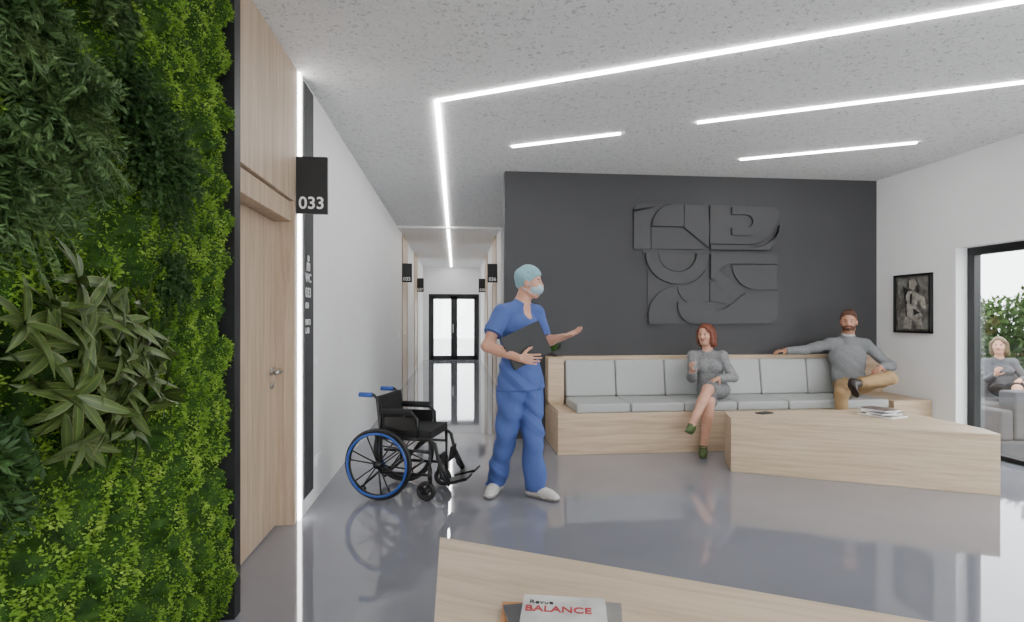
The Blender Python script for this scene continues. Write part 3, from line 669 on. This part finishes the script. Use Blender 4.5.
def surgeon():
    B=Body(.004); F=nrm((.62,-.78,0)); L=nrm((.78,.62,0))
    pel=A(.525,4.47,.95); ch=A(.51,4.475,1.33); nb=A(.525,4.475,1.51)
    hem=((A(0,0,.835),dn),)
    B.rc(pel+A(0,0,.02),ch,.118,.124,scrub,.03,L,1.42,wr=.005)
    B.rc(A(.51,4.475,1.30),A(.515,4.475,1.43),.122,.078,scrub,.04,L,1.5,wr=.004)
    B.rc(A(.53,4.47,.80),A(.515,4.47,1.1),.160,.126,scrub,.012,L,1.38,clip=hem,wr=.008)
    sR=A(.365,4.36,1.445); sL=A(.665,4.59,1.445)
    B.rc(sR,nb+A(0,0,-.02),.064,.06,scrub,.04); B.rc(sL,nb+A(0,0,-.02),.064,.06,scrub,.04)
    eR=A(.24,4.25,1.185); wR=A(.475,4.125,1.10); eL=A(.725,4.56,1.20); wL=A(.865,4.40,1.25)
    for sh,el,wr_ in((sR,eR,wR),(sL,eL,wL)):
        d=nrm(el-sh); mid=sh+d*.20
        B.rc(sh,mid,.066,.078,scrub,.012,clip=((mid,d),),wr=.005)
        B.rc(sh,el,.05,.042,skin1,.010); B.rc(el,el+(wr_-el)*.35,.043,.042,skin1,.02); B.rc(el+(wr_-el)*.35,wr_,.042,.028,skin1,.02)
    hR=pel-L*.09+A(0,0,-.04); hL=pel+L*.09+A(0,0,-.04); kR=A(.412,4.43,.51); kL=A(.608,4.42,.51); aR=A(.325,4.50,.095); aL=A(.625,4.34,.095)
    for hp,kn,an in((hR,kR,aR),(hL,kL,aL)):
        B.rc(hp,kn,.116,.092,scrub,.02,wr=.009); B.rc(kn,an,.090,.078,scrub,.03,wr=.013,clip=((A(0,0,.055),dn),))
    B.foot(aR,(-.35,-.94,0),dn,shoew,1.05,solem); B.foot(aL,(.72,-.69,0),dn,shoew,1.05,solem)
    c=A(.595,4.455,1.685); f=nrm((.93,-.34,-.02)); p=B.head(c,f,skin1,hairb,lips,1.0,neck=nb+A(0,0,-.02),nr=.058)
    _,ff,sd,u,fr,z=B.hf
    pn=nrm(ff*.62-u*.78)
    B.ell(p(-.016,0,.045),fr,A(.110,.090,.100),capm,.006,clip=((p(.062,0,.040),pn),),wr=.003)
    B.rc(p(-.06,0,-.01),p(-.085,0,-.02),.06,.03,capm,.02,clip=((p(.062,0,.040),pn),))
    B.ell(p(.045,0,-.052),fr,A(.070,.066,.056),maskm,.004,clip=((p(.005,0,0),-ff),))
    for q in(-1,1):
        B.rc(p(.02,q*.066,-.03),p(-.02,q*.078,.012),.004,.004,maskm,.002); B.rc(p(.02,q*.062,-.08),p(-.04,q*.065,-.05),.004,.004,maskm,.002)
    B.paint(nb+F*.10+A(0,0,-.045),np.array([F,L,[0,0,1]]),A(.09,.042,.075),skin1)
    B.hand(wR,(.95,-.06,-.08),(0,1,.05),(0,0,1),skin1,(.12,.2,.25),1.0,3,.4)
    B.hand(wL,(.82,-.40,.35),(-.35,-.30,.9),(-.2,-.9,-.1),skin1,(.1,.15,.2),1.0,6,.2)
    o=B.build("surgeon_person")
    n=nrm((.20,-.97,.05)); r=nrm((.95,.25,0)); r=nrm(r-n*r.dot(n)); upv=np.cross(n,r)*-1
    if upv[2]<0: upv=-upv
    a=math.radians(24); R=r*math.cos(a)+upv*math.sin(a); U=-r*math.sin(a)+upv*math.cos(a)
    cc=A(.535,4.175,1.195); b=MB()
    for dz,w,hh,mt in((0,.165,.13,M['blackp']),(.010,.16,.125,M['white']),(.018,.165,.13,M['blackp'])):
        vv=[Vector(cc+R*x+U*y-n*(z_+dz)) for x in(-w,w) for y in(-hh,hh) for z_ in(-.004,.004)]
        b.add(vv,[(0,1,3,2),(4,6,7,5),(0,4,5,1),(2,3,7,6),(0,2,6,4),(1,5,7,3)],mt)
    ob=b.obj("black_folder",.002)
    bm=bmesh.new(); bm.from_mesh(ob.data); bmesh.ops.recalc_face_normals(bm,faces=bm.faces); bm.to_mesh(ob.data); bm.free()
surgeon()
def woman(name,hairm_,knit,dress,shoe,off=(0,0,0)):
    B=Body(.0045); L=nrm((.89,-.45,0)); F=nrm((-.45,-.89,0))
    pel=A(2.83,5.93,.615); ch=A(2.80,5.93,.87); nb=A(2.775,5.925,1.025)
    B.rc(pel,A(2.815,5.93,.73),.110,.092,dress,.03,L,1.45,wr=.004); B.rc(A(2.815,5.93,.70),ch,.092,.100,knit,.03,L,1.42,wr=.005)
    B.rc(ch,A(2.785,5.93,.95),.096,.065,knit,.04,L,1.55)
    for q in(-1,1): B.ell(ch+F*.075+L*q*.065+A(0,0,-.01),np.array([F,L,[0,0,1]]),A(.045,.05,.05),knit,.04)
    B.rc(pel+F*.05,A(2.815,5.9,.72),.103,.094,knit,.03,L,1.38,wr=.006)
    sR=nb-L*.155+A(0,0,-.045); sL=nb+L*.155+A(0,0,-.045)
    B.rc(sR,nb+A(0,0,-.02),.054,.045,knit,.035); B.rc(sL,nb+A(0,0,-.02),.054,.045,knit,.035)
    eR=A(2.585,5.90,.745); wR=A(2.50,5.71,.835); eL=A(2.975,5.74,.76); wL=A(2.745,5.61,.765)
    for sh,el,w in((sR,eR,wR),(sL,eL,wL)):
        B.rc(sh,el,.057,.051,knit,.025,wr=.005); B.rc(el,w-nrm(w-el)*.02,.051,.038,knit,.025,wr=.005,clip=((w-nrm(w-el)*.01,nrm(w-el)),)); B.rc(el,w,.030,.023,skin1,.01)
    hR=A(2.75,5.90,.60); kR=A(2.60,5.50,.535); aR=A(2.51,5.45,.09); hL=A(2.90,5.86,.61); kL=A(2.57,5.48,.665); aL=A(2.335,5.34,.325)
    for h,k,a,fr_ in((hR,kR,aR,.93),(hL,kL,aL,.93)):
        d=nrm(k-h); e=h+(k-h)*fr_
        B.rc(h,e+d*.03,.096,.082,dress,.015,wr=.004,clip=((e,d),)); B.rc(h,k,.072,.056,skin1,.012); B.rc(k,k+(a-k)*.35,.054,.052,skin1,.015); B.rc(k+(a-k)*.35,a,.052,.032,skin1,.02)
    B.foot(aR,(-.45,-.88,0),dn,shoe,.86); B.foot(aL,(-.72,-.42,-.45),nrm((-.35,-.3,-.88)),shoe,.86)
    c=A(2.745,5.895,1.215); f=nrm((-.80,-.60,0)); p=B.head(c,f,skin1,hairm_,lips,.92,neck=nb,nr=.045)
    _,ff,sd,u,fr,z=B.hf; pn=nrm(ff*.86-u*.50); cl=((p(.060,0,.066),pn),)
    B.ell(p(-.014,0,.040),fr,A(.112,.094,.098)*.93,hairm_,.01,clip=cl,wr=.004)
    B.rc(p(.045,-.015,.098),p(.05,.065,.055),.022,.020,hairm_,.02,wr=.003); B.rc(p(.045,-.020,.098),p(.05,-.066,.055),.018,.018,hairm_,.02,wr=.003)
    for q in(-1,1):
        B.rc(p(.018,q*.078,.045),p(.010,q*.088,-.09),.022,.024,hairm_,.02,wr=.006); B.rc(p(-.03,q*.068,.03),p(-.035,q*.080,-.115),.036,.034,hairm_,.02,wr=.006)
    B.rc(p(-.075,0,.03),p(-.075,0,-.12),.046,.044,hairm_,.03,sd,1.5,wr=.006)
    B.rc(nb+A(0,0,-.01),nb+A(0,0,.005),.058,.054,knit,.01)
    B.hand(wR,(-.35,-.5,.75),(.6,-.2,.4),(.5,-.6,0),skin1,(.5,.6,.5),.88,2.5,.5)
    B.hand(wL,(-.85,-.40,-.22),(0,0,-1),(0,-1,0),skin1,(.15,.25,.25),.88,3,.4)
    o=B.build(name); o.location=off
woman("seated_woman",hairr,greyk,greyd,greensh)
woman("seated_blonde_woman",hairbl,greyo,M['fabricblk'],shoeb,(4.80,1.16,-.2))
def man():
    B=Body(.0045); L=nrm((.94,-.35,0)); F=nrm((-.35,-.94,0))
    pel=A(4.49,5.97,.63); ch=A(4.50,6.02,.97); nb=A(4.505,6.02,1.17)
    B.rc(pel,pel+A(0,.0,.06),.118,.118,tan,.03,L,1.4); B.rc(A(4.49,5.97,.70),ch,.122,.128,greym,.03,L,1.40,wr=.006)
    B.rc(ch,A(4.505,6.02,1.08),.125,.075,greym,.04,L,1.55)
    sR=nb-L*.18+A(0,0,-.07); sL=nb+L*.18+A(0,0,-.07)
    B.rc(sR,nb+A(0,0,-.03),.064,.058,greym,.04); B.rc(sL,nb+A(0,0,-.03),.064,.058,greym,.04)
    eR=A(4.06,6.15,1.025); wR=A(3.84,6.17,1.02); eL=A(4.86,5.81,.865); wL=A(4.60,5.64,.86)
    for sh,el,w in((sR,eR,wR),(sL,eL,wL)):
        B.rc(sh,el,.064,.054,greym,.03,wr=.007); B.rc(el,w-nrm(w-el)*.015,.054,.040,greym,.03,wr=.006,clip=((w-nrm(w-el)*.01,nrm(w-el)),)); B.rc(el,w+nrm(w-el)*.01,.033,.027,skin2,.01)
    hR=A(4.40,5.92,.62); kR=A(4.06,5.52,.60); aR=A(4.03,5.47,.09); hL=A(4.56,5.87,.64); kL=A(4.58,5.49,.76); aL=A(4.19,5.42,.72)
    B.rc(hR,kR,.095,.070,tan,.03,wr=.006); B.rc(kR,aR+A(0,0,.03),.068,.055,tan,.03,wr=.006)
    B.rc(hL,kL,.095,.072,tan,.03,wr=.006); B.rc(kL,aL,.070,.052,tan,.02,wr=.006,clip=((aL,nrm(aL-kL)),)); B.rc(aL,aL+nrm(aL-kL)*.03,.04,.04,shoeb,.005)
    B.foot(aR,(-.45,-.88,0),dn,shoeb,1.0); B.foot(aL+A(-.035,0,-.005),nrm((-.20,-.45,-.75)),nrm((-.80,-.2,-.2)),shoeb,1.0)
    c=A(4.49,5.98,1.355); f=nrm((-.62,-.78,.0)); p=B.head(c,f,skin2,hairm,lips,1.03,neck=nb,nr=.062)
    _,ff,sd,u,fr,z=B.hf; pn=nrm(ff*.72-u*.70); cl=((p(.062,0,.066),pn),)
    B.ell(p(-.012,0,.042),fr,A(.102,.083,.103)*1.03,hairm,.008,clip=cl,wr=.004)
    B.rc(p(.04,-.04,.10),p(.05,.04,.105),.025,.022,hairm,.02,wr=.003)
    bc=((p(.0,0,0),-ff),(p(0,0,-.042),u))
    B.ell(p(.026,0,-.055),fr,A(.071,.065,.071)*1.03,hairm,.006,clip=bc,wr=.0015)
    B.paint(p(.09,0,-.060),fr,A(.03,.020,.006)*1.03,lips)
    B.rc(p(.09,-.018,-.042),p(.09,.018,-.042),.006,.006,hairm,.004)
    B.rc(nb+A(0,0,-.02),nb+F*.01+A(0,0,.018),.078,.070,M['cush'],.008); B.rc(nb+A(0,0,-.04),nb+A(0,0,-.004),.085,.083,greym,.01)
    B.hand(wR,(-.97,-.05,-.05),(0,0,-1),(0,-1,0),skin2,(.25,.35,.3),1.0,3,.4)
    B.hand(wL,(-.85,-.45,-.25),(.1,0,-1),(-.3,-.9,0),skin2,(.3,.4,.35),1.0,3,.4)
    B.build("seated_man")
man()
# ---------------------------------------------------------------- world & camera
w=bpy.data.worlds.new("World"); S.world=w; w.use_nodes=True
bg=w.node_tree.nodes["Background"]; bg.inputs[0].default_value=(.95,.98,1,1); bg.inputs[1].default_value=7.3
cam=bpy.data.cameras.new("camera"); co=bpy.data.objects.new("camera",cam); S.collection.objects.link(co)
cam.sensor_width=36; cam.lens=558/1024*36; cam.shift_y=7/1024; cam.clip_start=.05
co.location=(0,0,1.4); co.rotation_euler=(math.radians(90),0,math.radians(-5.8)); S.camera=co
